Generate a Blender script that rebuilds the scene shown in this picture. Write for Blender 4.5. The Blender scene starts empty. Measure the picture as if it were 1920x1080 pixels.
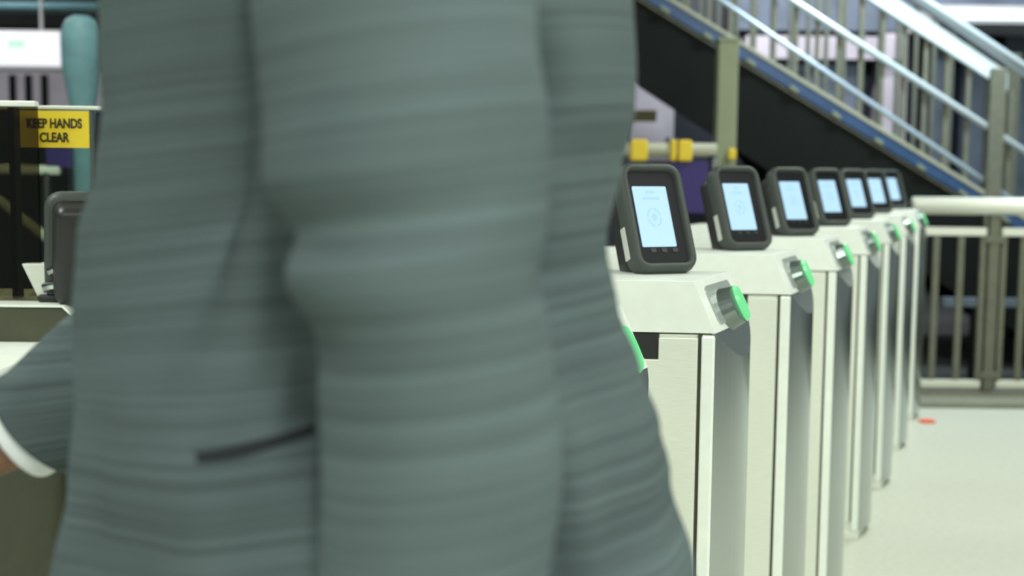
import bpy, bmesh, math, random
from mathutils import Vector, Matrix
from mathutils.bvhtree import BVHTree
random.seed(4)
S = bpy.context.scene
C = bpy.data.collections.new('station'); S.collection.children.link(C)
PI = math.pi

# ------------------------------------------------------------ camera, world, lights, exposure
F = 2400.0
HC = 1.215
cd = bpy.data.cameras.new('camera'); cam = bpy.data.objects.new('camera', cd); C.objects.link(cam)
cd.sensor_width = 36; cd.lens = F / 1920 * 36
pitch = math.atan(225 / F)
RM = Matrix.Rotation(PI/2 - pitch, 4, 'X') @ Matrix.Rotation(math.radians(.62), 4, 'Z')
cam.matrix_world = Matrix.Translation((0, 0, HC)) @ RM
cd.clip_start = .05
cd.dof.use_dof = True; cd.dof.focus_distance = 1.85; cd.dof.aperture_fstop = 3.9
S.camera = cam
S.view_settings.view_transform = 'Standard'; S.view_settings.look = 'None'
S.view_settings.gamma = 1; S.view_settings.use_curve_mapping = False
S.view_settings.exposure = 0.0
W = bpy.data.worlds.new('world'); S.world = W; W.use_nodes = True
W.node_tree.nodes['Background'].inputs[0].default_value = (.80, .95, .92, 1)
W.node_tree.nodes['Background'].inputs[1].default_value = .22

def area(name, loc, sx, sy, power, col=(1, 1, .9), rot=(0, 0, 0)):
    l = bpy.data.lights.new(name, 'AREA'); l.shape = 'RECTANGLE'; l.size = sx; l.size_y = sy
    l.energy = power; l.color = col
    o = bpy.data.objects.new(name, l); o.location = loc; o.rotation_euler = rot; C.objects.link(o)
    return o
TUBES = [(-2.6, -1.4, 60), (-2.2, 2.2, 85), (-2.2, 5.4, 35), (.4, -2.0, 170), (1.7, 2.4, 45), (2.2, 5.2, 75), (3.4, -.9, 230)]  # last entry is an added lamp that makes the arm shade the jacket
for i, (x, y, p) in enumerate(TUBES):
    area('ceiling_lamp_light', (x, y, 3.17), .22, 1.5, p, (.955, 1, .91))
area('stair_fill_light', (3.0, 7.1, 3.6), 1.5, .22, 130, (.74, .90, 1), (math.radians(35), 0, 0))  # added fill to brighten the stair rails, no fixture hangs here
area('hall_fill_light', (1.0, 9.95, 4.2), 2.0, .3, 130, (.93, .93, 1), (math.radians(45), 0, 0))  # hall fills, added to brighten the far walls without any fixture
area('hall_fill_light', (3.2, 11.2, 4.4), 2.5, .3, 90, (.93, .93, 1), (math.radians(40), 0, 0))
area('hall_fill_light', (-4.2, 8.3, 3.6), 1.5, .3, 60, (.93, .93, 1))

def P(x, y, Y):
    d = RM.to_3x3() @ Vector(((x - 960) / F, (540 - y) / F, -1))
    return Vector((0, 0, HC)) + d * (Y / d.y)

# ------------------------------------------------------------ materials
def mat(name, col, rough=.5, metal=0, emit=None, es=0, spec=None, noise=None, bump=None, stretch=(1, 1, 1), alpha=None, trans=0, coord='Object'):
    m = bpy.data.materials.new(name); m.use_nodes = True
    nt = m.node_tree; b = nt.nodes['Principled BSDF']
    b.inputs['Base Color'].default_value = (*col, 1)
    b.inputs['Roughness'].default_value = rough; b.inputs['Metallic'].default_value = metal
    if spec is not None: b.inputs['Specular IOR Level'].default_value = spec
    if emit: b.inputs['Emission Color'].default_value = (*emit, 1); b.inputs['Emission Strength'].default_value = es
    if trans: b.inputs['Transmission Weight'].default_value = trans
    if noise or bump:
        tc = nt.nodes.new('ShaderNodeTexCoord'); mp = nt.nodes.new('ShaderNodeMapping')
        mp.inputs['Scale'].default_value = stretch
        nt.links.new(tc.outputs[coord], mp.inputs[0])
        n = nt.nodes.new('ShaderNodeTexNoise'); n.inputs['Scale'].default_value = (noise or bump)[0]
        n.inputs['Detail'].default_value = 5
        nt.links.new(mp.outputs[0], n.inputs['Vector'])
        if noise:
            cr = nt.nodes.new('ShaderNodeValToRGB'); k = noise[1]
            cr.color_ramp.elements[0].position = .3; cr.color_ramp.elements[1].position = .7
            cr.color_ramp.elements[0].color = (*[c * (1 - k) for c in col], 1)
            cr.color_ramp.elements[1].color = (*[min(1, c * (1 + k)) for c in col], 1)
            nt.links.new(n.outputs['Fac'], cr.inputs[0]); nt.links.new(cr.outputs[0], b.inputs['Base Color'])
        if bump:
            bp = nt.nodes.new('ShaderNodeBump'); bp.inputs['Strength'].default_value = bump[1]; bp.inputs['Distance'].default_value = .002
            nt.links.new(n.outputs['Fac'], bp.inputs['Height']); nt.links.new(bp.outputs[0], b.inputs['Normal'])
    return m
M = {}
def wool():
    m = mat('slate_grey_wool', (.08, .10, .105), .95, spec=.12)
    nt = m.node_tree; b = nt.nodes['Principled BSDF']
    tc = nt.nodes.new('ShaderNodeTexCoord'); prev = None
    for (sc, st, lo, hi) in ((60, (.03, .03, 4.6), .74, 1.26), (22, (.06, .06, 3.0), .93, 1.07), (5, (1, 1, 1.5), .84, 1.16)):
        mp = nt.nodes.new('ShaderNodeMapping'); mp.inputs['Scale'].default_value = st; mp.vector_type = 'TEXTURE' if False else 'POINT'
        r0 = nt.nodes.new('ShaderNodeMapping'); r0.inputs['Rotation'].default_value = (0, math.radians(7), 0)
        nt.links.new(tc.outputs['Object'], r0.inputs[0]); nt.links.new(r0.outputs[0], mp.inputs[0])
        n = nt.nodes.new('ShaderNodeTexNoise'); n.inputs['Scale'].default_value = sc; n.inputs['Detail'].default_value = 3
        nt.links.new(mp.outputs[0], n.inputs['Vector'])
        r = nt.nodes.new('ShaderNodeMapRange'); r.inputs['From Min'].default_value = .3; r.inputs['From Max'].default_value = .7
        r.inputs['To Min'].default_value = lo; r.inputs['To Max'].default_value = hi
        nt.links.new(n.outputs['Fac'], r.inputs[0])
        if prev is None: prev = r.outputs[0]
        else:
            mu = nt.nodes.new('ShaderNodeMath'); mu.operation = 'MULTIPLY'
            nt.links.new(prev, mu.inputs[0]); nt.links.new(r.outputs[0], mu.inputs[1]); prev = mu.outputs[0]
    vm = nt.nodes.new('ShaderNodeVectorMath'); vm.operation = 'SCALE'; vm.inputs[0].default_value = (.086, .112, .117)
    nt.links.new(prev, vm.inputs['Scale']); nt.links.new(vm.outputs[0], b.inputs['Base Color'])
    return m
M['steel'] = mat('brushed_steel', (.73, .76, .67), .42, .22, noise=(40, .04), stretch=(1, 1, 12))
M['steel_top'] = mat('satin_steel', (.86, .90, .84), .38, .2, noise=(30, .03))
M['mirror'] = mat('polished_steel', (.52, .56, .56), .2, 1)
M['olive_steel'] = mat('aged_rail_steel', (.165, .168, .125), .5, .3, noise=(20, .12))
M['rail'] = mat('satin_rail_steel', (.86, .87, .76), .35, .3)
M['gap'] = mat('dark_seam_shade', (.05, .055, .035), .8)
M['black'] = mat('black_plastic', (.012, .013, .012), .45)
M['bezel'] = mat('grey_black_rubber', (.040, .050, .044), .55)
M['glassblack'] = mat('black_screen_glass', (.006, .007, .009), .5, spec=.2)
M['screen'] = mat('lit_pale_blue_screen', (.1, .12, .14), .3, emit=(.42, .68, .92), es=1.05)
M['mark'] = mat('lit_faint_blue_screen_mark', (.1, .12, .14), .3, emit=(.34, .60, .82), es=1.0)
M['green'] = mat('lit_green_lens', (.05, .3, .1), .3, emit=(.14, .56, .24), es=.9)
M['chrome'] = mat('grey_lens_ring', (.20, .24, .23), .25, .8)
M['facet'] = mat('grey_green_satin_plate', (.42, .47, .44), .35, .4)
M['white_metal'] = mat('pale_bracket_metal', (.62, .64, .58), .4, .3)
M['jacket'] = wool()
M['slit'] = mat('dark_pocket_slit', (.012, .015, .02), .9)
M['trouser'] = mat('charcoal_trouser_cloth', (.035, .04, .045), .9, noise=(80, .15))
M['shirt'] = mat('white_shirt_cotton', (.78, .82, .84), .8)
M['skin'] = mat('brown_skin', (.20, .095, .055), .5, noise=(30, .08))
M['hair'] = mat('dark_hair', (.012, .009, .007), .6, bump=(120, .8))
M['shoe'] = mat('black_leather', (.01, .01, .01), .3)
M['sole'] = mat('shoe_sole_rubber', (.02, .02, .02), .8)
M['white_eye'] = mat('eye_white', (.7, .7, .68), .3)
M['floor'] = mat('pale_terrazzo', (.53, .54, .46), .45, noise=(45, .06))
M['curb'] = mat('olive_grey_kerb', (.20, .20, .15), .7, noise=(30, .12))
M['dark_floor'] = mat('dark_concrete', (.035, .038, .035), .8, noise=(8, .2))
M['stringer'] = mat('black_green_painted_steel', (.006, .0078, .0066), .7, spec=.15, noise=(6, .15))
M['blue'] = mat('blue_paint', (.026, .065, .15), .35, noise=(12, .15))
M['cream'] = mat('cream_paint', (.36, .36, .27), .5)
M['post'] = mat('beige_green_paint', (.235, .26, .16), .55, noise=(6, .06))
M['polish'] = mat('bright_polished_rail', (.80, .90, .96), .32, .35)
M['midrail'] = mat('blue_white_rail', (.55, .66, .78), .35, .4)
M['yellow'] = mat('yellow_plastic', (.72, .52, .03), .5)
M['purple'] = mat('purple_board', (.028, .014, .13), .5)
M['sign_yellow'] = mat('yellow_sign_vinyl', (.80, .60, .03), .45)
M['ink'] = mat('black_ink', (.03, .025, .01), .5)
M['wall_dark'] = mat('dark_blue_grey_tile', (.020, .025, .031), .6, noise=(2.5, .25))
M['navy'] = mat('navy_under_stair_shade', (.018, .020, .032), .6, noise=(4, .3))
M['wall_pale'] = mat('pale_pinkish_tile', (.52, .48, .52), .5, noise=(3, .12))
M['wall_mid'] = mat('grey_blue_wall', (.12, .15, .19), .6, noise=(3, .25))
M['wall_light'] = mat('painted_plaster', (.45, .48, .42), .7, noise=(3, .1))
M['olive_sign'] = mat('olive_sign_paint', (.24, .23, .11), .6)
M['teal'] = mat('pale_teal_paint', (.13, .27, .30), .6, noise=(10, .15))
M['teal_dark'] = mat('dark_teal_paint', (.03, .055, .045), .6, noise=(10, .2))
M['lightbox'] = mat('lit_white_sign_face', (.6, .6, .6), .4, emit=(.86, .86, .94), es=.85)
M['lightbox_mark'] = mat('lit_green_sign_mark', (.3, .6, .4), .4, emit=(.5, .78, .62), es=.9)
M['tube'] = mat('lit_fluorescent_tube', (.8, .8, .8), .4, emit=(.86, .97, 1), es=1.6)
M['fixture'] = mat('white_lamp_housing', (.6, .6, .6), .5)
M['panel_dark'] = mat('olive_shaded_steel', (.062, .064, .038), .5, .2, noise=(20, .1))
M['red'] = mat('orange_red_piece', (.75, .12, .05), .6)
g = bpy.data.materials.new('clear_glass'); g.use_nodes = True
nt = g.node_tree; b = nt.nodes['Principled BSDF']; out = nt.nodes['Material Output']
def glass(name, col, gloss):
    g = bpy.data.materials.new(name); g.use_nodes = True; nt = g.node_tree
    nt.nodes.remove(nt.nodes['Principled BSDF']); out = nt.nodes['Material Output']
    t = nt.nodes.new('ShaderNodeBsdfTransparent'); t.inputs[0].default_value = (*col, 1)
    gl = nt.nodes.new('ShaderNodeBsdfGlossy'); gl.inputs['Roughness'].default_value = .08
    mx = nt.nodes.new('ShaderNodeMixShader'); mx.inputs[0].default_value = gloss
    nt.links.new(t.outputs[0], mx.inputs[1]); nt.links.new(gl.outputs[0], mx.inputs[2]); nt.links.new(mx.outputs[0], out.inputs[0])
    return g
bpy.data.materials.remove(g)
M['glass'] = glass('clear_gate_glass', (.80, .86, .82), .05)
M['tint'] = glass('smoked_gate_glass', (.42, .38, .28), .04)

# ------------------------------------------------------------ helpers
def obj(name, bm, m, parent=None, smooth=False, bevel=0, seg=2, sub=0):
    me = bpy.data.meshes.new(name); bmesh.ops.recalc_face_normals(bm, faces=bm.faces[:]); bm.to_mesh(me); bm.free()
    me.materials.append(m)
    o = bpy.data.objects.new(name, me); C.objects.link(o)
    if parent: o.parent = parent
    if smooth: me.shade_smooth()
    if bevel:
        md = o.modifiers.new('bevel', 'BEVEL'); md.width = bevel; md.segments = seg; md.limit_method = 'ANGLE'
    if sub:
        md = o.modifiers.new('sub', 'SUBSURF'); md.levels = sub; md.render_levels = sub
    return o
def thing(name, label, cat, loc=(0, 0, 0), rz=0, group=None):
    o = bpy.data.objects.new(name, None); C.objects.link(o); o.location = loc; o.rotation_euler = (0, 0, rz)
    o.empty_display_size = .1
    o['label'] = label; o['category'] = cat
    if group: o['group'] = group
    return o
def tag(o, label, cat, group=None):
    o['label'] = label; o['category'] = cat
    if group: o['group'] = group
    return o
def struct(name, bm, m, **k):
    o = obj(name, bm, m, **k); o['kind'] = 'structure'; return o
def nb(): return bmesh.new()
def box(bm, a, b):
    x0, y0, z0 = [min(p, q) for p, q in zip(a, b)]; x1, y1, z1 = [max(p, q) for p, q in zip(a, b)]
    v = [bm.verts.new(c) for c in ((x0,y0,z0),(x1,y0,z0),(x1,y1,z0),(x0,y1,z0),(x0,y0,z1),(x1,y0,z1),(x1,y1,z1),(x0,y1,z1))]
    for f in ((0,3,2,1),(4,5,6,7),(0,1,5,4),(1,2,6,5),(2,3,7,6),(3,0,4,7)): bm.faces.new([v[i] for i in f])
    return bm
def prism(bm, pts, axis, a, b):
    """pts 2D polygon extruded along axis from a to b; 'y': pts=(x,z); 'z': pts=(x,y)"""
    def mk(p, t): return (p[0], t, p[1]) if axis == 'y' else ((p[0], p[1], t) if axis == 'z' else (t, p[0], p[1]))
    A = [bm.verts.new(mk(p, a)) for p in pts]; B = [bm.verts.new(mk(p, b)) for p in pts]
    bm.faces.new(A[::-1]); bm.faces.new(B)
    n = len(pts)
    for i in range(n): bm.faces.new((A[i], A[(i+1) % n], B[(i+1) % n], B[i]))
    return bm
def loft(bm, rings, cap0=True, cap1=True):
    R = [[bm.verts.new(p) for p in r] for r in rings]; n = len(R[0])
    for k in range(len(R)-1):
        for i in range(n): bm.faces.new((R[k][i], R[k][(i+1) % n], R[k+1][(i+1) % n], R[k+1][i]))
    if cap0: bm.faces.new(R[0][::-1])
    if cap1: bm.faces.new(R[-1])
    return bm
def tube(bm, pts, rs, seg=16, squash=1.0, up=None):
    pts = [Vector(p) for p in pts]
    if not hasattr(rs, '__len__'): rs = [rs] * len(pts)
    rings = []; prev = None
    for i, p in enumerate(pts):
        t = (pts[min(i+1, len(pts)-1)] - pts[max(i-1, 0)]).normalized()
        if prev is None:
            r = Vector(up) if up else (Vector((0, 0, 1)) if abs(t.z) < .9 else Vector((1, 0, 0)))
        else: r = prev
        n = (r - t * r.dot(t)).normalized(); prev = n; bq = t.cross(n)
        rings.append([p + n * math.cos(a) * rs[i] + bq * math.sin(a) * rs[i] * squash for a in [2*PI*k/seg for k in range(seg)]])
    return loft(bm, rings)
def smoothpath(pts, n=8):
    """Catmull-Rom through (x,y,z,r) rows"""
    out = []
    P4 = [pts[0]] + list(pts) + [pts[-1]]
    for i in range(1, len(P4)-2):
        for k in range(n):
            t = k / n; a, b_, c, d = P4[i-1], P4[i], P4[i+1], P4[i+2]
            out.append([.5*((2*b_[j]) + (-a[j]+c[j])*t + (2*a[j]-5*b_[j]+4*c[j]-d[j])*t*t + (-a[j]+3*b_[j]-3*c[j]+d[j])*t**3) for j in range(len(b_))])
    out.append(list(pts[-1])); return out
def ell(bm, c, r, seg=20, rot=None):
    m = Matrix.Translation(c) @ (rot or Matrix.Identity(4)) @ Matrix.Diagonal((*r, 1))
    bmesh.ops.create_uvsphere(bm, u_segments=seg, v_segments=seg//2+2, radius=1, matrix=m); return bm
def rrect(w, h, r, n=5, off=0, cx=0, cz=0):
    w = w/2 - off; h = h/2 - off; r = max(.001, r - off); pts = []
    for q, (sx, sz) in enumerate(((1, 1), (-1, 1), (-1, -1), (1, -1))):
        for k in range(n+1):
            a = PI/2*q + PI/2*k/n
            pts.append((cx + sx*(w-r) + r*math.cos(a), cz + sz*(h-r) + r*math.sin(a)))
    return pts

# ------------------------------------------------------------ setting
struct('floor', box(nb(), (-7, -4, -.1), (7, 6.55, 0)), M['floor'])
struct('floor', box(nb(), (-7, 6.55, -.1), (7, 13.2, -.02)), M['dark_floor'])
struct('trim_1', box(nb(), (.9, 6.55, 0), (6, 7.0, .03)), M['curb'], bevel=.006)
struct('ceiling', box(nb(), (-7, -4, 5.2), (7, 13.2, 5.3)), M['wall_light'])
struct('wall_back', box(nb(), (-7, 13.0, -.1), (7, 13.2, 5.2)), M['wall_dark'])
def wallbox(name, x0, y0, x1, y1, Y, th, m):
    a = P(x0, y0, Y); b = P(x1, y1, Y)
    return struct(name, box(nb(), (a.x, Y, a.z), (b.x, Y+th, b.z)), m)
# pale tiled band and piers beyond the stairs
wallbox('wall_back', 1380, -90, 2010, 62, 12.6, .3, M['wall_mid'])
wallbox('wall_back', 1400, 66, 1700, 112, 12.5, .35, M['wall_pale'])
wallbox('wall_back', 1400, 112, 1600, 330, 12.7, .25, M['wall_mid'])
n = 2
for (x0, x1) in ((1655, 1690), (1756, 1776), (1814, 1836), (1888, 1990)):
    wallbox('trim_%d' % n, x0, 62, x1, 420, 12.6, .3, M['wall_mid'] if x0 > 1700 else M['wall_pale']); n += 1
wallbox('trim_%d' % n, 1130, 90, 1262, 300, 10.5, .4, M['wall_pale']); n += 1
wallbox('trim_%d' % n, 1262, 130, 1500, 420, 10.7, .3, M['navy']); n += 1  # added dark sheet standing in for the shade under the stairs
# far wall on the left, with dark openings between pale piers
wallbox('wall_left', -420, 128, 330, 208, 11.0, .3, M['wall_pale'])
for x0 in (16, 46, 76, 158):
    wallbox('trim_%d' % n, x0, 140, x0+13, 208, 10.97, .03, M['stringer']); n += 1
wallbox('trim_%d' % n, -420, 208, 330, 620, 11.0, .3, M['wall_dark']); n += 1
wallbox('trim_%d' % n, -420, -160, 330, 128, 11.02, .3, M['teal_dark']); n += 1

# suspended lamps
LB = {0: 'over the left end of the glass gate, nearest the camera', }
lamp_lab = ['suspended fluorescent lamp overhead, left and behind the camera', 'suspended fluorescent lamp overhead, above the left glass gate',
            'suspended fluorescent lamp overhead, far left beyond the glass gate', 'suspended fluorescent lamp overhead, straight behind the camera',
            'suspended fluorescent lamp overhead, above the turnstile row', 'suspended fluorescent lamp overhead, above the farthest turnstiles',
            'added unseen fluorescent lamp overhead, at the far right near the camera']
for i, (x, y, p) in enumerate(TUBES):
    t = thing('ceiling_lamp', lamp_lab[i], 'lamp', (x, y, 3.2), 0, 'suspended fluorescent lamps')
    obj('housing', box(nb(), (-.13, -.8, 0), (.13, .8, .07)), M['fixture'], t, bevel=.01)
    obj('tube', tube(nb(), [(0, -.74, -.018), (0, .74, -.018)], .016), M['tube'], t, smooth=True)
    for s in (-.6, .6): obj('hanger', tube(nb(), [(0, s, .07), (0, s, 2.0)], .006, 8), M['fixture'], t)

# ------------------------------------------------------------ staircase
YS = 8.0
def lineat(p0, p1, Y):
    a = P(*p0, Y); b = P(*p1, Y); k = (b.z - a.z) / (b.x - a.x)
    return lambda X: a.z + k * (X - a.x)
Ltop = lineat((1256, 0), (1850, 366), YS)
Lbot = lineat((1180, 147), (1430, 309), YS)
slope = Ltop(1) - Ltop(0)
XA, XB = -.9, 4.7
st = thing('staircase', 'wide dark staircase with blue edge and steel balustrade, rising to the upper left', 'staircase')
def par(f0, f1, x0, x1, y0, y1): return prism(nb(), [(x0, f0(x0)), (x1, f0(x1)), (x1, f1(x1)), (x0, f1(x0))], 'y', y0, y1)
Lb2 = lambda X: max(Lbot(X), 0.0)
xz = XB
pts = [(XA, Lbot(XA)), (XA, Ltop(XA)), (XB, Ltop(XB))]
# lower edge reaches the floor
x_floor = XA + (Lbot(XA)) / -(Lbot(1) - Lbot(0))
pts += [(XB, -.02), (min(x_floor, XB - .05), -.02)]
obj('stringer', prism(nb(), pts, 'y', YS, YS+.06), M['stringer'], st)
obj('stringer', prism(nb(), [(XA, Lbot(XA)+.34), (XA, Ltop(XA)), (XB, Ltop(XB)), (XB, -.02), (min(x_floor+.2, XB-.05), -.02), (1.9, Lbot(1.9)+.02), (1.45, Lbot(1.45)+.34)], 'y', YS+1.7, YS+1.76), M['stringer'], st)
zz = lambda d: (lambda X: Ltop(X) + d)
obj('blue_edge_band', par(zz(-.098), zz(-.018), XA, XB, YS-.025, YS), M['blue'], st, bevel=.004)
obj('edge_trim', par(zz(-.015), zz(.012), XA, XB, YS-.03, YS+.02), M['cream'], st, bevel=.003)['label'] = 'thin cream strip along the top of the blue edge'
obj('edge_trim', par(zz(-.120), zz(-.106), XA, XB, YS-.012, YS), M['olive_steel'], st)
for i in range(-1, 9):
    px = 1325 + 81.5 * i; X = P(px, 100, YS).x
    z = Ltop(X) - .085
    if z < .1: continue
    c = prism(nb(), [(X-.028, z+.030), (X+.028, z+.030+slope*.056), (X+.03, z+.004+slope*.056), (X-.026, z+.004)], 'y', YS-.04, YS-.01)
    obj('edge_bracket', c, M['post'], st, bevel=.006)
rise, k = .17, 0
z = .15
while z < Ltop(XA):
    X = (z - Ltop(0)) / slope
    obj('step', box(nb(), (X-.30, YS+.06, z-.17), (X+.02, YS+1.7, z-.02)), M['dark_floor'], st)
    z += rise
obj('landing', box(nb(), (-3.0, YS, Ltop(XA)-.25), (XA+.02, 13.0, Ltop(XA))), M['stringer'], st)
# balustrade
Llow = lineat((1480, 86), (1832, 328), YS)
Lmid = lineat((1490, 3), (1916, 281), YS)
Lband0 = lineat((1634, 0), (1872, 156), YS); Lband1 = lineat((1680, 0), (1872, 128), YS)
Lup = lineat((1722, 0), (1920, 140), YS+1.7)
def barline(name, f, r, x0, x1, Y, m, n=2):
    return obj(name, tube(nb(), [(x0, Y, f(x0)), (x1, Y, f(x1))], r, 14), m, st, smooth=True)
barline('bottom_rail', Llow, .017, XA, 4.2, YS+.03, M['midrail'])
barline('middle_rail', Lmid, .022, XA, 4.2, YS+.0, M['polish'])
barline('handrail', lambda X: Lband1(X) + .10, .026, XA, 4.2, YS-.03, M['polish'])
barline('handrail', Lup, .045, XA, 4.2, YS+1.7, M['polish'])
obj('handrail_panel', par(lambda X: (Lband0(X) + Lband1(X))/2 - .062, lambda X: (Lband0(X) + Lband1(X))/2 + .062, XA, 3.05, YS-.01, YS+.03), M['polish'], st, bevel=.008)['label'] = 'broad bright steel strip under the handrail'
X = P(1370, 100, YS).x; k = 0
sp = P(1411, 100, YS).x - X
for i in range(-6, 19):
    x = X + sp * i
    if abs(x - P(1866, 200, YS).x) < .07: continue
    top = Lband0(x) + .03
    obj('baluster', box(nb(), (x-.014, YS+.02, Ltop(x)), (x+.014, YS+.045, top)), M['olive_steel'], st)
for i in range(-4, 16):
    x = X + sp * (i*1.0 + .4)
    obj('baluster', box(nb(), (x-.015, YS+1.70, Ltop(x)), (x+.015, YS+1.73, Lup(x))), M['olive_steel'], st)
nx = P(1866, 200, YS).x
obj('newel_post', box(nb(), (nx-.048, YS-.05, -.02), (nx+.048, YS+.05, P(1866, 128, YS).z)), M['olive_steel'], st, bevel=.008)
nx = P(1896, 200, YS+1.7).x
obj('newel_post', box(nb(), (nx-.05, YS+1.66, -.02), (nx+.05, YS+1.78, P(1896, 100, YS+1.7).z)), M['olive_steel'], st, bevel=.008)

# strip lamp beyond the stairs
a = P(1772, 20, 11.5); b = P(2080, 38, 11.5)
t = thing('strip_lamp', 'long horizontal strip lamp glowing white on the wall beyond the stairs', 'lamp', (a.x, 11.5, b.z))
obj('diffuser', box(nb(), (0, 0, 0), (b.x-a.x, .08, a.z-b.z)), M['tube'], t, bevel=.02)
obj('housing', box(nb(), (-.03, .08, -.03), (b.x-a.x+.03, 1.1, a.z-b.z+.06)), M['fixture'], t)

# free-standing beige post before the stairs
a = P(1342, 300, 7.3); b = P(1386, 70, 7.3)
t = thing('square_post', 'square beige-green post standing before the dark stair side', 'post', ((a.x+b.x)/2+.003, 7.37, -.02))
w = (b.x-a.x)/2
obj('shaft', box(nb(), (-w, -w, 0), (w, w, b.z-.0)), M['post'], t, bevel=.008)
obj('cap', box(nb(), (-w-.004, -w-.004, b.z), (w+.004, w+.004, b.z+.02)), M['post'], t, bevel=.006)
obj('base_plate', box(nb(), (-w-.05, -w-.05, 0), (w+.05, w+.05, .015)), M['olive_steel'], t)

# cream tube barrier with yellow clips and purple board
zr = P(1250, 281, 6.2).z
x0, x1 = P(1020, 281, 6.2).x, P(1343, 281, 6.2).x
t = thing('tube_barrier', 'cream tube barrier with yellow clips before the stairs', 'barrier', (0, 6.2, 0))
obj('top_tube', tube(nb(), [(x0, 0, zr), (x1, 0, zr)], .034), M['cream'], t, smooth=True)
for px, wd in ((1080, 32), (1197, 32), (1261, 11), (1283, 26)):
    c = P(px, 281, 6.2).x; hw = wd/2/F*6.2
    obj('yellow_clip', box(nb(), (c-hw, -.05, zr-.055), (c+hw, .045, zr+.048)), M['yellow'], t, bevel=.012)
    obj('clip_cap', tube(nb(), [(c-hw-.01, 0, zr+.03), (c-hw-.01, 0, zr+.06)], .012, 10), M['chrome'], t)
for px in (1060, 1165, 1336):
    c = P(px, 281, 6.2).x
    obj('upright', tube(nb(), [(c, .0, 0), (c, .0, zr)], .022, 12), M['black'], t, smooth=True)
    obj('foot', tube(nb(), [(c, 0, 0), (c, 0, .015)], .07, 20), M['black'], t)
a = P(1296, 296, 6.2); b = P(1362, 400, 6.2)
obj('purple_board', box(nb(), (P(1250, 300, 6.2).x, -.012, b.z), (x1-.005, .012, zr-.05)), M['purple'], t)
c = P(1373, 290, 7.25)
t = tag(obj('wall_clip', box(nb(), (c.x-.022, 7.24, c.z-.03), (c.x+.022, 7.28, c.z+.035)), M['yellow'], bevel=.01), 'small yellow clip fixed low on the square beige post', 'clip')

# olive sign on a dark pole, before the pale wall
c = P(1201, 217, 10.1)
t = thing('pole_sign', 'small blank olive sign on a thin dark pole before the pale wall', 'sign', (P(1176, 217, 10.1).x, 10.1, -.02))
obj('pole', tube(nb(), [(0, .04, 0), (0, .04, 2.15)], .026, 12), M['wall_mid'], t, smooth=True)
obj('sign_plate', box(nb(), (-.03, -.01, c.z-.025), (P(1231, 217, 10.1).x-P(1176, 217, 10.1).x, .012, c.z+.065)), M['olive_sign'], t, bevel=.004)

# ------------------------------------------------------------ guard rail on the right
YF = 6.9
t = thing('guard_rail', 'steel guard rail with upright bars and thick bright top tube, behind the last turnstile', 'railing', (0, YF, .03))
zt = P(1800, 386, YF).z - .03
xs = P(1712, 386, YF-.02).x; xe = 4.4
obj('top_tube', tube(nb(), [(xs-.0, -.02, zt), (xe, -.02, zt)], .047, 20), M['rail'], t, smooth=True)
def pxx(p, y=500): return P(p, y, YF).x
post_x = [pxx(1860), pxx(1860)+.62*2.1]
zm = P(1800, 434, YF).z - .03; zb = P(1800, 719, YF).z - .03
for c in post_x + [post_x[0]-1.3]:
    if c < 1.3: continue
    obj('post', box(nb(), (c-.028, -.025, 0), (c+.028, .025, zt-.02)), M['olive_steel'], t, bevel=.004)
spans = [(pxx(1480), pxx(1846), (1530, 1575, 1620, 1665, 1709, 1754, 1800)), (pxx(1875), pxx(1875)+1.24, (1917, 1962, 2008, 2054, 2100, 2145, 2190))]
for (a, b, bars) in spans:
    obj('upper_rail', box(nb(), (a, -.02, zm-.022), (b, .02, zm+.022)), M['rail'], t, bevel=.005)
    obj('lower_rail', box(nb(), (a, -.02, zb-.02), (b, .02, zb+.02)), M['rail'], t, bevel=.005)
    for c in (a+.014, b-.014): obj('stile', box(nb(), (c-.015, -.014, zb+.02), (c+.015, .014, zm-.02)), M['olive_steel'], t)
    for p in bars: obj('bar', box(nb(), (pxx(p)-.017, -.01, zb+.02), (pxx(p)+.017, .01, zm-.02)), M['olive_steel'], t)
for c in post_x:
    for z_ in (zm-.04, zb+.05): obj('clamp', box(nb(), (c-.05, -.03, z_-.02), (c+.05, -.018, z_+.02)), M['olive_steel'], t, bevel=.004)
# low beam behind the rail
a = P(1700, 598, 8.4+1.5); b = P(1990, 612, 9.9)
tag(obj('low_beam', box(nb(), (a.x-.5, 7.60, .42), (b.x+.3, 7.66, .47)), M['wall_mid']), 'dull grey horizontal bar low in the dark behind the guard rail', 'bar')
o = C.objects['low_beam'] if 'low_beam' in C.objects else None
bm = nb()
for c in (a.x-.3, b.x+.1): box(bm, (c-.02, 7.61, -.02), (c+.02, 7.65, .42))
obj('support', bm, M['stringer'], o)
c = P(1738, 792, 1.0); d = (P(1738, 792, 2.0) - P(1738, 792, 1.0)); k = -c.z / d.z; c = c + d * k
bm = prism(nb(), [(-.035, -.02), (-.005, -.035), (.036, -.02), (.03, .022), (-.01, .034), (-.038, .012)], 'z', 0, .012)  # flat orange-red piece lying on the floor
o = tag(obj('red_piece', bm, M['red'], bevel=.003), 'small orange-red piece on the floor beside the last turnstile', 'litter'); o.location = (c.x, c.y, .001)

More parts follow.
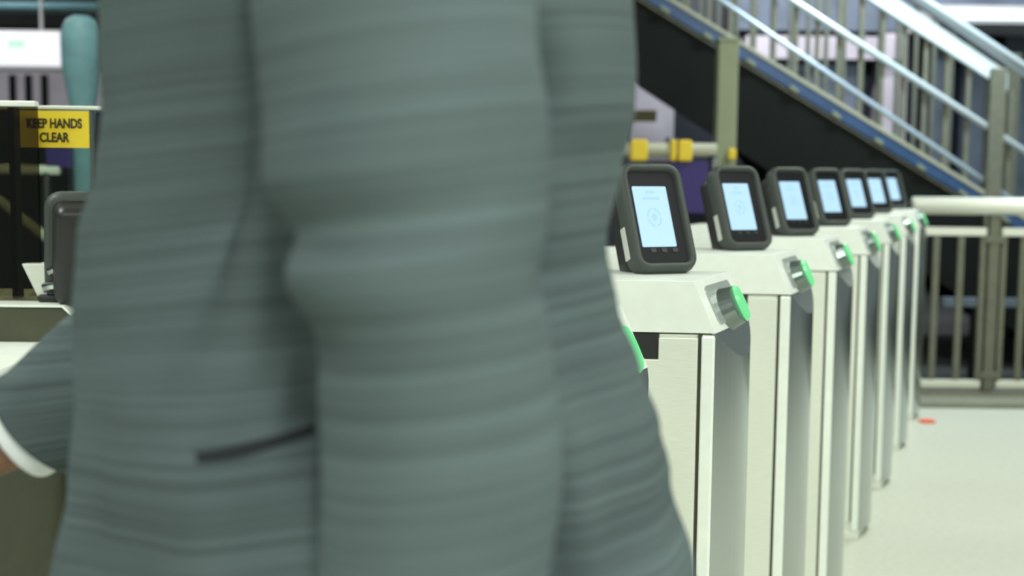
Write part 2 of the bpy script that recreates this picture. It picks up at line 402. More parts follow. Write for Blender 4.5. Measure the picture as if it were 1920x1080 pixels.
# ------------------------------------------------------------ turnstiles
TW, TL, TH = .222, .60, 1.032
SK = .34
U = Vector((.9965, -.084, 0)); RZ = math.atan2(U.y, U.x)
LENSK, SGN = .60, 1
def make_reader(parent, x, y, z, rz, tilt, lean=True):
    """local frame: faces -y; origin at the bottom centre of the bezel"""
    Wd, H = .130, .208
    mt = Matrix.Translation((x, y, z)) @ Matrix.Rotation(rz, 4, 'Z') @ Matrix.Rotation(-tilt, 4, 'X') @ Matrix.Translation((0, 0, H/2+.004))
    def ring(off, yy, w=Wd, h=H, r=.030, cx=0, cz=0): return [mt @ Vector((p[0], yy, p[1])) for p in rrect(w, h, r, 5, off, cx, cz)]
    bm = nb()
    rings = [ring(.006, .030), ring(.001, .026), ring(0, .006), ring(.003, -.004), ring(.008, -.009), ring(.013, -.009), ring(.0165, -.004), ring(.0175, .003)]
    loft(bm, rings)
    rd = obj('fare_reader', bm, M['bezel'], parent, smooth=False, bevel=0)
    rd.data.shade_smooth(); rd['label'] = 'black tap fare reader with lit pale blue screen'
    obj('rear_housing', loft(nb(), [ring(.022, .085), ring(.014, .078), ring(.012, .029)]), M['black'], rd, smooth=True)
    obj('screen_surround', loft(nb(), [ring(.0165, .0025), ring(.018, -.001)]), M['glassblack'], rd)
    def plate(name, cx, cz, w, h, yy, m, r=.002):
        return obj(name, loft(nb(), [[mt @ Vector((p[0], q, p[1])) for p in rrect(w, h, r, 3, 0, cx, cz)] for q in (yy, yy-.0012)]), m, rd)
    plate('screen', -.008, .000, .069, .114, -.0012, M['screen'])
    # faint ring mark and two faint lines
    bm = nb(); seg = 24
    for (r0, r1) in ((.0115, .0145), (.0, .0055)):
        A = [bm.verts.new(mt @ Vector((-.008 + r0*math.cos(a), -.0030, -.002 + r0*math.sin(a)*1.25))) for a in [2*PI*k/seg for k in range(seg)]]
        B = [bm.verts.new(mt @ Vector((-.008 + r1*math.cos(a), -.0030, -.002 + r1*math.sin(a)*1.25))) for a in [2*PI*k/seg for k in range(seg)]]
        for k in range(seg):
            if r0 > 0 and k in (0, 6, 12, 18): continue
            bm.faces.new((A[k], A[(k+1) % seg], B[(k+1) % seg], B[k]))
    for (w_, zc) in ((.018, .046), (.034, .034)):
        v = [bm.verts.new(mt @ Vector((-.008+sx*w_/2, -.003, zc+sz*.0022))) for sx, sz in ((-1,-1),(1,-1),(1,1),(-1,1))]
        bm.faces.new(v)
    obj('screen_mark', bm, M['mark'], rd)
    # little bumps under the screen
    for q in (-.022, 0, .022):
        plate('sensor_bump', q, -.0635, .011, .008, -.001, M['black'], .003)
    # pale side bracket + foot
    bm = nb()
    v = [mt @ Vector(p) for p in ((-.066, .010, -.075), (-.066, .026, -.075), (-.066, .026, -.015), (-.066, .010, -.015))]
    v2 = [mt @ Vector((-.061, (0, .010, .026, .026, .010)[i+1], (-.075, -.075, -.015, -.015)[i])) for i in range(4)]
    loft(bm, [v, v2]); obj('side_bracket', bm, M['white_metal'], rd, bevel=.001)
    r3 = Matrix.Translation((x, y, 0)) @ Matrix.Rotation(rz, 4, 'Z')
    bm = nb(); bm2 = nb()
    for q in (-.03, .03):
        tube(bm, [r3 @ Vector((q, .035, z-.001)), r3 @ Vector((q, .035, z+.03))], .010, 12)
    obj('mounting_foot', bm, M['white_metal'], rd)
    return rd
def skew(bm):
    for v in bm.verts: v.co.x += SK * v.co.y
    return bm
def turnstile(origin, label, closest=False):
    t = thing('turnstile', label, 'turnstile', origin, RZ, 'turnstiles in the row')
    cut_n = Vector((.912, 0, .41)).normalized()      # slanted end facet
    cut_p = Vector((.0, 0, .948))
    BUL = .024
    def foot(x0, n=14):
        p = [(x0, 0), (0, 0)]
        for k in range(1, n):
            a = k / n; p.append((BUL * math.sin(PI*a)**.8, TW * a))
        p += [(0, TW), (x0, TW)]
        return p
    zh = .946
    def cut(bm):
        geom = bm.verts[:] + bm.edges[:] + bm.faces[:]
        r = bmesh.ops.bisect_plane(bm, geom=geom, plane_co=cut_p, plane_no=cut_n, clear_outer=True)
        e = [x for x in r['geom_cut'] if isinstance(x, bmesh.types.BMEdge)]
        bmesh.ops.holes_fill(bm, edges=e) if e else None
        return bm
    def sobj(name, bm, *a, **k): return obj(name, skew(bm), *a, **k)
    # cabinet body: side volume; polished rounded end; head
    sobj('cabinet_body', box(nb(), (-TL, .004, 0), (-.006, TW-.004, zh-.003)), M['steel'], t)
    endp = [(-.006, .0)] + foot(0)[1:-1] + [(-.006, TW)]
    bm = prism(nb(), endp, 'z', .03, zh + .0)
    cut(bm)
    sobj('end_column', bm, M['mirror'], t)['label'] = 'polished rounded steel end'
    hp = prism(nb(), foot(-TL), 'z', zh, TH); cut(hp)
    sobj('head', hp, M['steel_top'], t, bevel=.003)
    # near side panel with notch, edge strip
    for (ys, yn) in ((-.004, .004), (TW-.004, TW+.004)):
        pn = [(-TL+.01, .06), (-.028, .06), (-.028, zh-.008), (-.092, zh-.008), (-.092, zh-.045), (-.158, zh-.045), (-.158, zh-.008), (-TL+.01, zh-.008)]
        sobj('side_panel', prism(nb(), pn, 'y', ys, yn), M['steel'], t, bevel=.0015)
        sobj('edge_strip', box(nb(), (-.022, ys, .03), (.0, yn, zh-.004)), M['steel_top'], t, bevel=.003)
        yq = -.0005 if ys < 0 else TW-.0035
        sobj('card_slot', box(nb(), (-.157, yq, zh-.044), (-.093, yq+.004, zh-.002)), M['black'], t)
        sobj('seam_shade', box(nb(), (-.028, yq+.001, .06), (-.022, yq+.004, zh-.002)), M['gap'], t)  # dark strip set in the seam to stand for its shade
    sobj('plinth', box(nb(), (-TL-.002, -.006, 0), (.002, TW+.006, .028)), M['steel'], t, bevel=.002)
    # indicator on the slanted facet
    ctr = Vector((-.018, TW*.5, 0)); ctr.z = .948 - (.912/.41) * ctr.x * 1.0
    dn_ = Vector((.41, 0, -.912)).normalized()
    rot = Matrix((dn_, cut_n.cross(dn_), cut_n)).transposed().to_4x4()
    base = Matrix.Translation(ctr) @ rot
    cut_dn = Vector((.41, 0, -.912))
    def disc(r0, r1, h0, h1, ky=1, oy=0):
        seg = 28
        return loft(nb(), [[base @ Vector((rr*1.1*math.cos(a), oy + ky*rr*math.sin(a), hh)) + cut_dn*.014 for a in [2*PI*k/seg for k in range(seg)]] for rr, hh in ((r0, h0), (r1, h1))])
    sobj('facet_plate', loft(nb(), [[base @ Vector((p[0], p[1], hh)) for p in rrect(.070, .150, .012, 4)] for hh in (0, .003)]), M['facet'], t)['label'] = 'grey plate on the slanted end'
    ring_ = sobj('indicator_housing', disc(.036, .030, .000, .024, 1.3), M['chrome'], t, smooth=False)
    sobj('indicator_light', disc(.031, .027, .024, .030, LENSK, .010*SGN), M['green'], ring_)['label'] = 'round green go light'
    make_reader(t, -.0738, .1366, TH, math.radians(24) - RZ, math.radians(23))
    return t
def dup(root, loc, label, group='turnstiles in the row'):
    r = root.copy(); C.objects.link(r); r.location = loc; r['label'] = label; r['group'] = group
    for ch in list(root.children):
        c = ch.copy(); C.objects.link(c); c.parent = r
        for g_ in list(ch.children):
            d = g_.copy(); C.objects.link(d); d.parent = c
    return r
T1 = Vector((.337, 2.10, 0)); STEP = Vector((.272, .683, 0))
labs = ['steel turnstile nearest the jacket, its reader the largest, black slot on its side',
        'second steel turnstile whose reader is in full view, behind the nearest one',
        'third steel turnstile counting reader screens from the jacket',
        'fourth steel turnstile, in the middle of the seven lit reader screens',
        'fifth steel turnstile, third from the far end of the row',
        'sixth steel turnstile, next to last before the guard rail',
        'last steel turnstile of the row, farthest away beside the guard rail']
t1 = turnstile(T1, labs[0])
for k in range(1, 7): dup(t1, T1 + STEP * k, labs[k])
dup(t1, T1 + Vector((-.245, -.585, 0)), 'steel turnstile almost hidden behind the grey jacket, only its green light showing')

# ------------------------------------------------------------ glass gate on the left
G = thing('glass_gate', 'wide glass fare gate with yellow warning sign, left of the person', 'gate', (0, 0, 0))
XR = P(150, 600, 2.3).x
zl = .892; zu = P(60, 575, 2.3).z
ch = .030
bm = prism(nb(), [(XR-ch, 0), (XR, 0), (XR, zu-.028), (XR-ch, zu), (-2.6, zu), (-2.6, 0)], 'y', 2.3, 2.46)
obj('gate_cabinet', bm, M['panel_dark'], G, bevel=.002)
obj('cabinet_top', prism(nb(), [(XR-ch, zu), (XR+.002, zu-.030), (XR+.002, zu-.027), (XR-ch+.002, zu+.004), (-2.6, zu+.004), (-2.6, zu)], 'y', 2.292, 2.47), M['steel_top'], G)
obj('front_ledge', box(nb(), (-2.6, 1.93, zl-.03), (XR-.02, 2.3, zl)), M['steel_top'], G, bevel=.003)
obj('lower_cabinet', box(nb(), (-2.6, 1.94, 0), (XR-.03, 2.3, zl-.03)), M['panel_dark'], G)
a = P(72, 552, 2.56)
obj('rear_ledge', box(nb(), (-2.6, 2.46, zu-.04), (a.x, 2.62, a.z+.005)), M['steel_top'], G, bevel=.003)
# glass panes
gz = zu + .004
p0 = P(-300, 206, 2.44); p1 = P(168, 206, 2.44)
def pane(name, x0, x1, y, z0, z1, m): return obj(name, box(nb(), (x0, y, z0), (x1, y+.008, z1)), m, G)
pane('glass_panel', p0.x, p1.x, 2.44, gz, p1.z, M['glass'])
q1 = P(68, 200, 2.36)
pane('smoked_panel', p0.x, q1.x, 2.36, gz, q1.z, M['tint'])['label'] = 'smoked glass panel overlapping the sign'
obj('top_cap', box(nb(), (p0.x, 2.435, p1.z), (P(188, 206, 2.44).x, 2.453, p1.z+.007)), M['steel'], G, bevel=.002)
obj('top_cap', box(nb(), (p0.x, 2.352, q1.z), (q1.x, 2.374, q1.z+.010)), M['steel_top'], G, bevel=.002)['label'] = 'bright edge strip of the smoked panel'
obj('panel_edge', box(nb(), (p1.x, 2.438, gz), (p1.x+.005, 2.450, p1.z)), M['chrome'], G)
obj('frame_post', box(nb(), (P(20, 300, 2.40).x, 2.392, gz), (P(31, 300, 2.40).x, 2.42, q1.z-.0)), M['black'], G)
# triangular glass clamp
a = P(38, 495, 2.34); b = P(86, 495, 2.34); c = P(72, 536, 2.34)
obj('glass_clamp', prism(nb(), [(a.x, a.z), (b.x, b.z), (b.x, gz+.001), (c.x, gz+.001)], 'y', 2.345, 2.385), M['steel'], G, bevel=.002)
# warning sign
s0 = P(36, 276, 2.43); s1 = P(164, 208, 2.43)
sg = obj('warning_sign', box(nb(), (s0.x, 2.4365, s0.z), (s1.x, 2.4395, s1.z)), M['sign_yellow'], G)
sg['label'] = 'yellow sign reading KEEP HANDS CLEAR in black'
def text(body, cx, cz, y, w, h, m, parent, name='lettering'):
    cu = bpy.data.curves.new(name, 'FONT'); cu.body = body; cu.size = 1; cu.align_x = 'CENTER'; cu.offset = .034; cu.extrude = .01
    o = bpy.data.objects.new('tmp', cu); C.objects.link(o)
    bpy.context.view_layer.update()
    me = bpy.data.meshes.new_from_object(o.evaluated_get(bpy.context.evaluated_depsgraph_get()))
    C.objects.unlink(o); bpy.data.objects.remove(o)
    xs = [v.co.x for v in me.vertices]; ys = [v.co.y for v in me.vertices]
    sx = w/(max(xs)-min(xs)); sy = h/(max(ys)-min(ys)); mx = (max(xs)+min(xs))/2; my = (max(ys)+min(ys))/2
    for v in me.vertices: v.co = ((v.co.x-mx)*sx+cx, y - v.co.z*.06, (v.co.y-my)*sy+cz)
    me.materials.clear(); me.materials.append(m)
    r = bpy.data.objects.new(name, me); C.objects.link(r); r.parent = parent; return r
sw = s1.x - s0.x; sh = s1.z - s0.z
text('KEEP HANDS', (s0.x+s1.x)/2+.000, s1.z-sh*.34, 2.436, sw*.80, sh*.27, M['ink'], sg)
text('CLEAR', (s0.x+s1.x)/2, s1.z-sh*.72, 2.436, sw*.43, sh*.27, M['ink'], sg)
rd = make_reader(G, P(152, 545, 2.40).x, 2.395, gz, math.radians(205), math.radians(14))
bm = nb()
c = P(100, 545, 2.36)
box(bm, (c.x-.022, 2.335, gz), (c.x+.05, 2.375, gz+.014)); obj('arm_hub', bm, M['black'], G, bevel=.005)
for (xa, ya, xb, yb) in ((82, 540, 150, 522), (92, 510, 150, 490)):
    p = P(xa, ya, 2.335); q = P(xb, yb, 2.335)
    tube_ = obj('gate_arm', tube(nb(), [p, q], .009, 14), M['mirror'], G, smooth=True)
    tube_['label'] = 'short polished bar on the black hub'
obj('arm_hub', loft(nb(), [[(c.x + .006 + .030*math.cos(q), y_, gz+.030+.028*math.sin(q)) for q in [2*PI*k/24 for k in range(24)]] for y_ in (2.352, 2.372)]), M['black'], G)
rd['label'] = 'black fare reader seen from behind'
# (its rear edge shines) grab loop in front of the reader

# things behind the gate, on the left
t = thing('lit_sign', 'white lit box sign with a faint green mark, high on the far left', 'sign', (0, 0, 0))
a = P(-160, 58, 8.5); b = P(112, 124, 8.5)
obj('sign_face', box(nb(), (a.x, 8.5, b.z), (b.x, 8.53, a.z)), M['lightbox'], t, bevel=.01)
obj('sign_box', box(nb(), (a.x-.02, 8.53, b.z-.02), (b.x+.02, 8.66, a.z+.02)), M['fixture'], t)
c0 = P(16, 88, 8.5); c1 = P(46, 76, 8.5)
obj('sign_mark', box(nb(), (c0.x, 8.494, c0.z), (c1.x, 8.5, c1.z)), M['lightbox_mark'], t)
for q in (a.x+.2, b.x-.15): obj('hanger', tube(nb(), [(q, 8.6, a.z), (q, 8.6, 5.2)], .012, 8), M['fixture'], t)
a = P(-300, -30, 9.4); b = P(330, 8, 9.4)
tag(obj('pipe_run', tube(nb(), [(a.x, 9.4, P(0, 12, 9.4).z), (P(330, 12, 9.4).x, 9.4, P(0, 12, 9.4).z)], .035, 14), M['teal'], smooth=True), 'pale green pipe running across the top left', 'pipe')
o = tag(obj('ceiling_beam', box(nb(), (a.x, 9.6, P(0, 48, 9.6).z), (b.x, 9.9, P(0, 24, 9.6).z)), M['stringer']), 'dark beam under the pale green pipe, top left', 'beam')
c = P(152, 30, 6.6)
bm = nb(); rings = []
for (zz_, r) in ((-.02, .045), (1.3, .05), (1.5, .055), (1.62, .075), (1.76, .098), (1.9, .103), (1.97, .095), (2.01, .075), (2.03, .04)):
    zv = zz_ / 2.03 * c.z if zz_ > 0 else 0
    rings.append([(c.x + r*math.cos(q), 6.6 + r*math.sin(q), zv) for q in [2*PI*k/24 for k in range(24)]])
loft(bm, rings)
tag(obj('rounded_post', bm, M['teal'], smooth=True), 'pale teal post with a swollen rounded head, behind the glass gate', 'post')
# low rail seen through the glass
t = thing('far_rail', 'low grey rail seen through the gate glass', 'railing', (0, 5.0, 0))
z_ = P(40, 318, 5.0).z; xa = P(-200, 318, 5).x; xb = P(112, 318, 5).x
obj('rail', tube(nb(), [(xa, 0, z_), (xb, 0, z_)], .018, 12), M['steel'], t, smooth=True)
for q in (xa+.05, xb-.05): obj('post', tube(nb(), [(q, 0, 0), (q, 0, z_)], .014, 12), M['black'], t, smooth=True)
a = P(70, 276, 4.9); b = P(118, 310, 4.9)
obj('navy_board', box(nb(), (a.x, -.01, z_+.01), (b.x, .01, a.z)), M['purple'], t)
a = P(-60, 330, 4.4); b = P(140, 486, 4.4)
t = thing('slanted_handrail', 'cream slanted handrail running down to the right behind the glass gate', 'railing', (0, 4.4, 0))
obj('rail', tube(nb(), [(a.x, 0, a.z), (b.x, 0, b.z)], .016, 12), M['cream'], t, smooth=True)
for q in (a, b): obj('post', tube(nb(), [(q.x, 0, 0), (q.x, 0, q.z)], .014, 12), M['black'], t, smooth=True)

# ------------------------------------------------------------ the person in the grey jacket
PN = thing('person', 'person in a slate grey jacket walking left, arm reaching down, white shirt cuff', 'person', (-.11, .93, 0))
o_ = Vector((-.11, .93, 0))
def L(v): return Vector(v) - o_
def pobj(name, bm, m, parent=PN, **k):
    for v in bm.verts: v.co = v.co - o_
    return obj(name, bm, m, parent, **k)
def interp(tab, z):
    tab = sorted(tab)
    if z <= tab[0][0]: return tab[0][1]
    for (a, va), (b, vb) in zip(tab, tab[1:]):
        if z <= b:
            t = (z-a)/(b-a); t = t*t*(3-2*t)
            return va + (vb-va)*t
    return tab[-1][1]
XLt = [(z, x + .013) for z, x in [(.70, -.335), (.93, -.325), (.996, -.317), (1.06, -.309), (1.108, -.305), (1.164, -.300), (1.209, -.290), (1.258, -.283), (1.333, -.277), (1.38, -.262), (1.42, -.235), (1.46, -.20), (1.50, -.165)]]
XRt = [(.70, .190), (.86, .155), (.928, .131), (.996, .110), (1.033, .101), (1.075, .088), (1.12, .075), (1.164, .069), (1.215, .077), (1.258, .082), (1.333, .079), (1.38, .07), (1.42, .045), (1.46, .01), (1.50, -.03)]
Bt = [(.70, .215), (.86, .205), (1.0, .185), (1.10, .165), (1.2, .168), (1.3, .185), (1.38, .19), (1.42, .165), (1.46, .115), (1.50, .07)]
def jsurf(th, z):
    xl, xr, b_ = interp(XLt, z), interp(XRt, z), interp(Bt, z)
    cx, a_ = (xl+xr)/2, (xr-xl)/2
    c, s = math.cos(th), math.sin(th)
    e = .82
    x = cx + a_ * math.copysign(abs(c)**e, c); y = .93 + b_ * math.copysign(abs(s)**e, s)
    n = Vector((c, s, 0))
    # drape: long vertical folds that deepen to the hem, plus slanting pulls
    low = max(0, min(1, (1.25 - z)/.4))
    d = .006*(.4+low)*math.sin(7*th + 3.0*z) + .004*low*math.sin(13*th - 5*z) + .0035*math.sin(3*th + 26*z)
    # hollow between front edge and arm
    up = max(0, min(1, (z - 1.06)/.12))
    d -= (.006 + .060*up) * math.exp(-((th + PI/2 + .60)/.30)**2)
    d += (.004 + .012*up) * math.exp(-((th + PI/2 + 1.18)/.15)**2)
    # hollow at the back beside the arm, low
    d -= .050 * math.exp(-((th + PI/2 - .58)/.13)**2) * max(0, min(1, (1.06 - z)/.05))
    d -= .030 * up * (.55 + .45*math.sin(60*z + 1.0)) * math.exp(-((th + PI/2 - .60 - .5*(1.28-z))/.13)**2)
    return Vector((x, y, z)) + n * d
bm = nb(); NZ, NT = 90, 120
zs = [1.50 - (1.50-.74)*k/NZ for k in range(NZ+1)]
rings = [[jsurf(-PI + 2*PI*i/NT, z) for i in range(NT)] for z in zs]
loft(bm, rings, cap0=True, cap1=False)
# inner hem turn-up
jk = pobj('jacket', bm, M['jacket'], smooth=True)
jk['label'] = 'slate grey wool jacket'
md = jk.modifiers.new('thick', 'SOLIDIFY'); md.thickness = .004; md.offset = -1
bvh = BVHTree.FromPolygons([v.co[:] for v in jk.data.vertices], [p.vertices[:] for p in jk.data.polygons])
def onjacket(X, z, lift=0):
    h = bvh.ray_cast(Vector((X, 0, z)) - o_ - Vector((0, .5, 0)), Vector((0, 1, 0)))
    return h[0] + h[1] * (lift if h[1].y < 0 else -lift)
# welt pocket
def strip(name, x0, z0, x1, z1, w0, w1, lift0, lift1, m, n=16):
    bm = nb(); rings = []
    for k in range(n+1):
        t = k/n; X = x0+(x1-x0)*t; Z = z0+(z1-z0)*t; w = w0*math.sin(PI*min(1, max(0, .06+.88*t)))**.5
        rings.append([onjacket(X, Z-w, lift0), onjacket(X, Z-w, lift1), onjacket(X, Z+w, lift1), onjacket(X, Z+w, lift0)])
    loft(bm, rings); return obj(name, bm, m, jk, smooth=False)
def pz(px, py, Y=.79): p = P(px, py, Y); return p.x, p.z
ax, az = pz(395, 838); bx_, bz_ = pz(600, 790)
strip('pocket_slit', ax, az, bx_, bz_, .0052, .005, -.002, .0012, M['slit'])['label'] = 'dark slanting pocket opening'
strip('pocket_welt', ax-.002, az+.0045, bx_+.002, bz_+.0045, .0024, .003, -.001, .0028, M['jacket'])

def foldtube(rows, fold, seg=36, n=14, squash=1.0):
    pth = smoothpath(rows, n); bm = nb()
    pts = [Vector(p[:3]) for p in pth]; rs = [p[3] for p in pth]; N = len(pts)
    rings = []; prev = None
    for i, p in enumerate(pts):
        t = (pts[min(i+1, N-1)] - pts[max(i-1, 0)]).normalized()
        r = prev if prev else Vector((-1, 0, 0))
        nn = (r - t*r.dot(t)).normalized(); prev = nn; bq = t.cross(nn)
        s = i/(N-1)
        rings.append([p + (nn*math.cos(a) + bq*math.sin(a)*squash) * (rs[i] + fold(s, a)) for a in [2*PI*k/seg for k in range(seg)]])
    return rings
# near sleeve (hangs straight down)
def nearfold(s, a):
    # a=0 is the front (left in view)
    front = max(0, math.cos(a + .5)); back = max(0, math.cos(a - 2.6))
    d = .0018*math.sin(2*a + 20*s)
    for (c0, w_, h_) in ((.405, .03, .007), (.455, .02, -.006), (.50, .028, .007), (.56, .03, -.004)):
        d += h_ * front * math.exp(-((s - c0)/w_)**2)
    for (c0, w_, h_) in ((.13, .022, -.014), (.20, .03, -.012), (.33, .035, -.008), (.52, .03, -.006)):
        d += h_ * back * math.exp(-((s - c0)/w_)**2)
    return d
rows = [(-.090, .79, 1.455, .045), (-.082, .757, 1.42, .068), (-.072, .715, 1.36, .079), (-.062, .690, 1.30, .078), (-.053, .680, 1.219, .071), (-.047, .678, 1.162, .067), (-.041, .678, 1.104, .064), (-.037, .678, 1.045, .063), (-.046, .678, .96, .060), (-.060, .680, .89, .057), (-.066, .680, .865, .055)]
rg = foldtube(rows, nearfold)
sl = pobj('sleeve', loft(nb(), rg, True, False), M['jacket'], smooth=True)
md = sl.modifiers.new('thick', 'SOLIDIFY'); md.thickness = .003; md.offset = -1
# far sleeve (reaches forward and down)
wr = P(62, 797, 1.14)
el_ = P(395, 572, 1.15)
dirv = (wr - el_).normalized()
rows = [(-.105, 1.07, 1.455, .05), (-.115, 1.10, 1.42, .068), (-.14, 1.125, 1.33, .074), (-.19, 1.14, 1.20, .068), (*el_, .064), (*(el_*.5+wr*.5+Vector((0, 0, .004))), .058), (*wr, .0545)]
rg = foldtube(rows, lambda s, a: .003*math.sin(3*a + 24*s) + .004*math.sin(a*2)*math.exp(-((s-.66)/.05)**2))
sl = pobj('sleeve', loft(nb(), rg, True, False), M['jacket'], smooth=True)
md = sl.modifiers.new('thick', 'SOLIDIFY'); md.thickness = .003; md.offset = -1
# shirt cuffs
def cuff(base, d, r, l0, l1):
    pts = [base + d*q for q in (l0, (l0+l1)/2, l1-.004, l1, l1-.003)]
    c = pobj('shirt_cuff', tube(nb(), pts, [r, r*.985, r*.97, r*.93, r*.90], 30), M['shirt'], smooth=True)
    c['label'] = 'white shirt cuff'
cuff(wr, dirv, .047, -.03, .018)
nw = Vector((-.066, .680, .865)); nd = Vector((-.12, 0, -1)).normalized()
cuff(nw, nd, .045, -.02, .012)
# shirt collar
pobj('shirt_collar', loft(nb(), [[(-.105+ .066*math.cos(q), .93 + .066*math.sin(q), 1.475 + .02*math.cos(q)+zq) for q in [2*PI*k/24 for k in range(24)]] for zq in (0, .04)], False, False), M['shirt'], smooth=True).modifiers.new('t', 'SOLIDIFY').thickness = .004
# lapel / collar of the jacket
bm = nb(); rings = []
for k in range(17):
    q = -2.3 + 4.6*k/16; cq, sq = math.cos(q), math.sin(q)
    rings.append([Vector((-.10 + (.072+o)*cq, .93 + (.072+o)*sq, 1.472 + zq - .012*cq)) for o, zq in ((0, .0), (0, .04), (.014, .036), (.028, -.005))])
loft(bm, rings); pobj('jacket_collar', bm, M['jacket'], jk, smooth=True)

# body: one continuous remeshed surface
B = nb()
def limb(rows, seg=16):
    for a, b in zip(rows, rows[1:]):
        A, Bv = Vector(a[:3]), Vector(b[:3])
        tube(B, [A + (Bv-A)*k/3 for k in range(4)], [a[3] + (b[3]-a[3])*k/3 for k in range(4)], seg)
    for a in rows: ell(B, a[:3], (a[3],)*3, 14)
HIP = Vector((-.10, .93, .93))
ell(B, (-.10, .93, .96), (.115, .15, .12)); ell(B, (-.105, .94, 1.10), (.095, .115, .14)); ell(B, (-.10, .945, 1.28), (.10, .118, .15))
ell(B, (-.09, .93, 1.40), (.07, .125, .05))
limb([(-.095, .93, 1.40, .062), (-.11, .93, 1.52, .054), (-.12, .93, 1.57, .052)])
# head facing -x
hc = Vector((-.135, .93, 1.655))
ell(B, hc + Vector((.012, 0, .02)), (.098, .076, .100), 24)
ell(B, hc + Vector((-.030, 0, -.045)), (.062, .058, .072), 20)     # jaw
ell(B, hc + Vector((-.078, 0, -.092)), (.018, .022, .016), 12)     # chin
limb([(*(hc+Vector((-.088, 0, .012))), .008), (*(hc+Vector((-.108, 0, -.022))), .012)])  # nose
for s in (-1, 1):
    ell(B, hc + Vector((-.102, s*.011, -.026)), (.008, .007, .006), 10)
    ell(B, hc + Vector((.012, s*.078, -.008)), (.018, .007, .030), 12)  # ears
    ell(B, hc + Vector((-.078, s*.032, .030)), (.012, .024, .007), 10)  # brow
    ell(B, hc + Vector((-.064, s*.042, -.022)), (.018, .018, .016), 10)
for dz in (-.050, -.060): ell(B, hc + Vector((-.088, 0, dz)), (.010, .024, .0055), 10)
# near arm
limb([(-.095, .82, 1.41, .040), (-.078, .745, 1.385, .044), (-.062, .692, 1.29, .045), (-.045, .678, 1.12, .040), (-.066, .68, .865, .029)])
# far arm
limb([(-.10, 1.03, 1.41, .040), (-.125, 1.11, 1.385, .044), (-.155, 1.13, 1.29, .044), (*el_, .040), (*(wr+dirv*.012), .028)])
def hand(wrist, d, up, side, curl):
    """d: along the hand, up: back of hand normal, side: towards the thumb"""
    d = d.normalized(); up = (up - d*up.dot(d)).normalized(); side = side - d*side.dot(d) - up*side.dot(up); side.normalize()
    rot = Matrix((d, side, up)).transposed().to_4x4()
    ell(B, wrist + d*.052, (.052, .040, .0155), 20, rot)
    limb([(*wrist, .027), (*(wrist + d*.03), .024)])
    for k, ln in zip((1.5, .5, -.5, -1.5), (.94, 1.04, .98, .78)):
        p = wrist + d*(.085 - abs(k)*.004) + side*k*.0195; ang = 0; rr = .0092; row = [(*(p - d*.02), .010), (*p, rr)]
        for sgl, cc in zip((.040, .026, .020), (.45, 1.0, .8)):
            ang += curl*cc
            p = p + (d*math.cos(ang) - up*math.sin(ang) + side*k*.03) * sgl * ln; rr -= .0009; row.append((*p, rr))
        limb(row, 12)
    p = wrist + d*.028 + side*.028; row = [(*(p-side*.01), .014), (*p, .0135)]
    for q, sgl in ((.9, .032), (.55, .026), (.35, .020)):
        p = p + (d*math.cos(q) + side*math.sin(q)*.9 - up*.45) .normalized() * sgl; row.append((*p, row[-1][3]-.0016))
    limb(row, 12)
hand(wr + dirv*.025, Vector((dirv.x, dirv.y-.1, dirv.z+.1)), Vector((-.3, .35, .9)), Vector((-.2, -1, 0)), .42)
hand(Vector((-.070, .68, .845)), Vector((-.2, 0, -1)), Vector((0, -1, 0)), Vector((-1, 0, 0)), .38)
# legs mid-stride
hN = Vector((-.10, .84, .92)); hF = Vector((-.10, 1.02, .92))
kN, aN = Vector((.05, .85, .50)), Vector((.30, .855, .14)); kF, aF = Vector((-.30, 1.01, .50)), Vector((-.42, 1.01, .09))
limb([(*hN, .082), (*kN, .054), (*aN, .037)]); limb([(*hF, .082), (*kF, .054), (*aF, .037)])
for a, fd in ((aN, Vector((-.75, 0, -.66))), (aF, Vector((-1, 0, .0)))):
    limb([(*a, .034), (*(a + Vector((.012, 0, -.035))), .026), (*(a + fd*.09 + Vector((0, 0, -.04))), .020)])
me = bpy.data.meshes.new('tmp')
for v in B.verts: v.co -= o_
B.to_mesh(me); B.free()
tmp = bpy.data.objects.new('tmp', me); C.objects.link(tmp)
md = tmp.modifiers.new('r', 'REMESH'); md.mode = 'VOXEL'; md.voxel_size = .0055; md.use_smooth_shade = True
md = tmp.modifiers.new('s', 'SMOOTH'); md.factor = .5; md.iterations = 4
bpy.context.view_layer.update()
me2 = bpy.data.meshes.new_from_object(tmp.evaluated_get(bpy.context.evaluated_depsgraph_get()))
C.objects.unlink(tmp); bpy.data.objects.remove(tmp)
me2.materials.clear(); me2.materials.append(M['skin'])
bo = bpy.data.objects.new('body', me2); C.objects.link(bo); bo.parent = PN
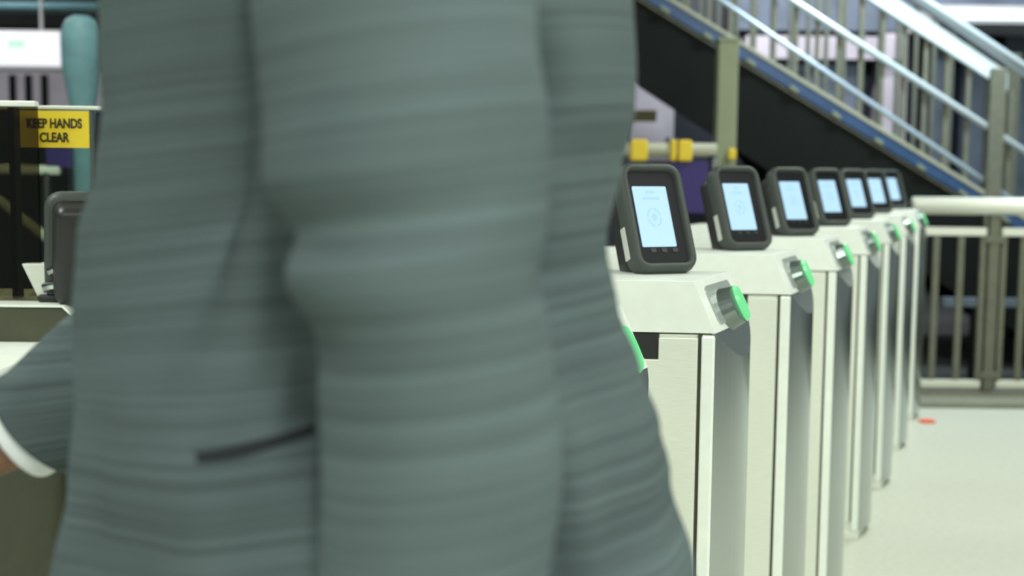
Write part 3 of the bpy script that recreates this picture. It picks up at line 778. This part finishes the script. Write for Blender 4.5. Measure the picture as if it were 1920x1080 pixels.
# hair, eyes
bm = nb(); ell(bm, hc + Vector((.022, 0, .032)), (.100, .083, .102), 28)
bmesh.ops.bisect_plane(bm, geom=bm.verts[:]+bm.edges[:]+bm.faces[:], plane_co=hc + Vector((-.045, 0, .045)), plane_no=Vector((-.75, 0, -.66)), clear_outer=True)
pobj('hair', bm, M['hair'], smooth=True).modifiers.new('t', 'SOLIDIFY').thickness = .008
for s in (-1, 1):
    e = pobj('eye', ell(nb(), hc + Vector((-.080, s*.031, .008)), (.010, .012, .0062), 14), M['white_eye'], smooth=True)
    c = nb(); ell(c, hc + Vector((-.0895, s*.031, .008)), (.003, .0055, .0055), 12); pobj('iris', c, M['hair'], e, smooth=True)
# trousers: two lofted legs rooted in a seat
def leg(h, k, a, m):
    rows = [(h.x, h.y, .99, .088), (h.x, h.y, .90, .092), ((h.x+k.x)/2, h.y, (h.z+k.z)/2, .085), (*k, .072), ((k.x+a.x)/2, k.y, (k.z+a.z)/2, .064), (a.x, a.y, a.z-.005, .058)]
    return foldtube(rows, lambda s, q: .003*math.sin(3*q+18*s), 28, 8)
bm = nb(); loft(bm, leg(hN, kN, aN, 0), True, False); loft(bm, leg(hF, kF, aF, 0), True, False); ell(bm, (-.10, .93, .93), (.118, .155, .10))
pobj('trousers', bm, M['trouser'], smooth=True)
def shoe(a, ang):
    m_ = Matrix.Translation(a) @ Matrix.Rotation(ang, 4, 'Y')
    def rr(x, w, z0, z1): return [m_ @ Vector((x, w*math.cos(q), (z0+z1)/2 + (z1-z0)/2*math.sin(q))) for q in [2*PI*i/20 for i in range(20)]]
    rows = [(.075, .018, -.075, -.02), (.065, .034, -.078, .02), (.03, .040, -.078, .03), (-.02, .040, -.078, .02), (-.07, .044, -.078, -.012), (-.13, .048, -.078, -.028), (-.175, .040, -.078, -.038), (-.20, .018, -.075, -.05)]
    pobj('shoe', loft(nb(), [rr(*r) for r in rows]), M['shoe'], smooth=True)
    so = [m_ @ Vector((p[0], p[1], 0)) for p in [(.078, 0)]]
    prof = [(.075, .02), (.05, .038), (-.02, .036), (-.08, .046), (-.14, .050), (-.185, .036), (-.205, 0)]
    pl = prof + [(x, -y) for x, y in prof[-2::-1]]
    pobj('shoe_sole', loft(nb(), [[m_ @ Vector((x, y, zq)) for x, y in pl] for zq in (-.090, -.072)]), M['sole'])
shoe(aF, 0)
shoe(aN, -.55)
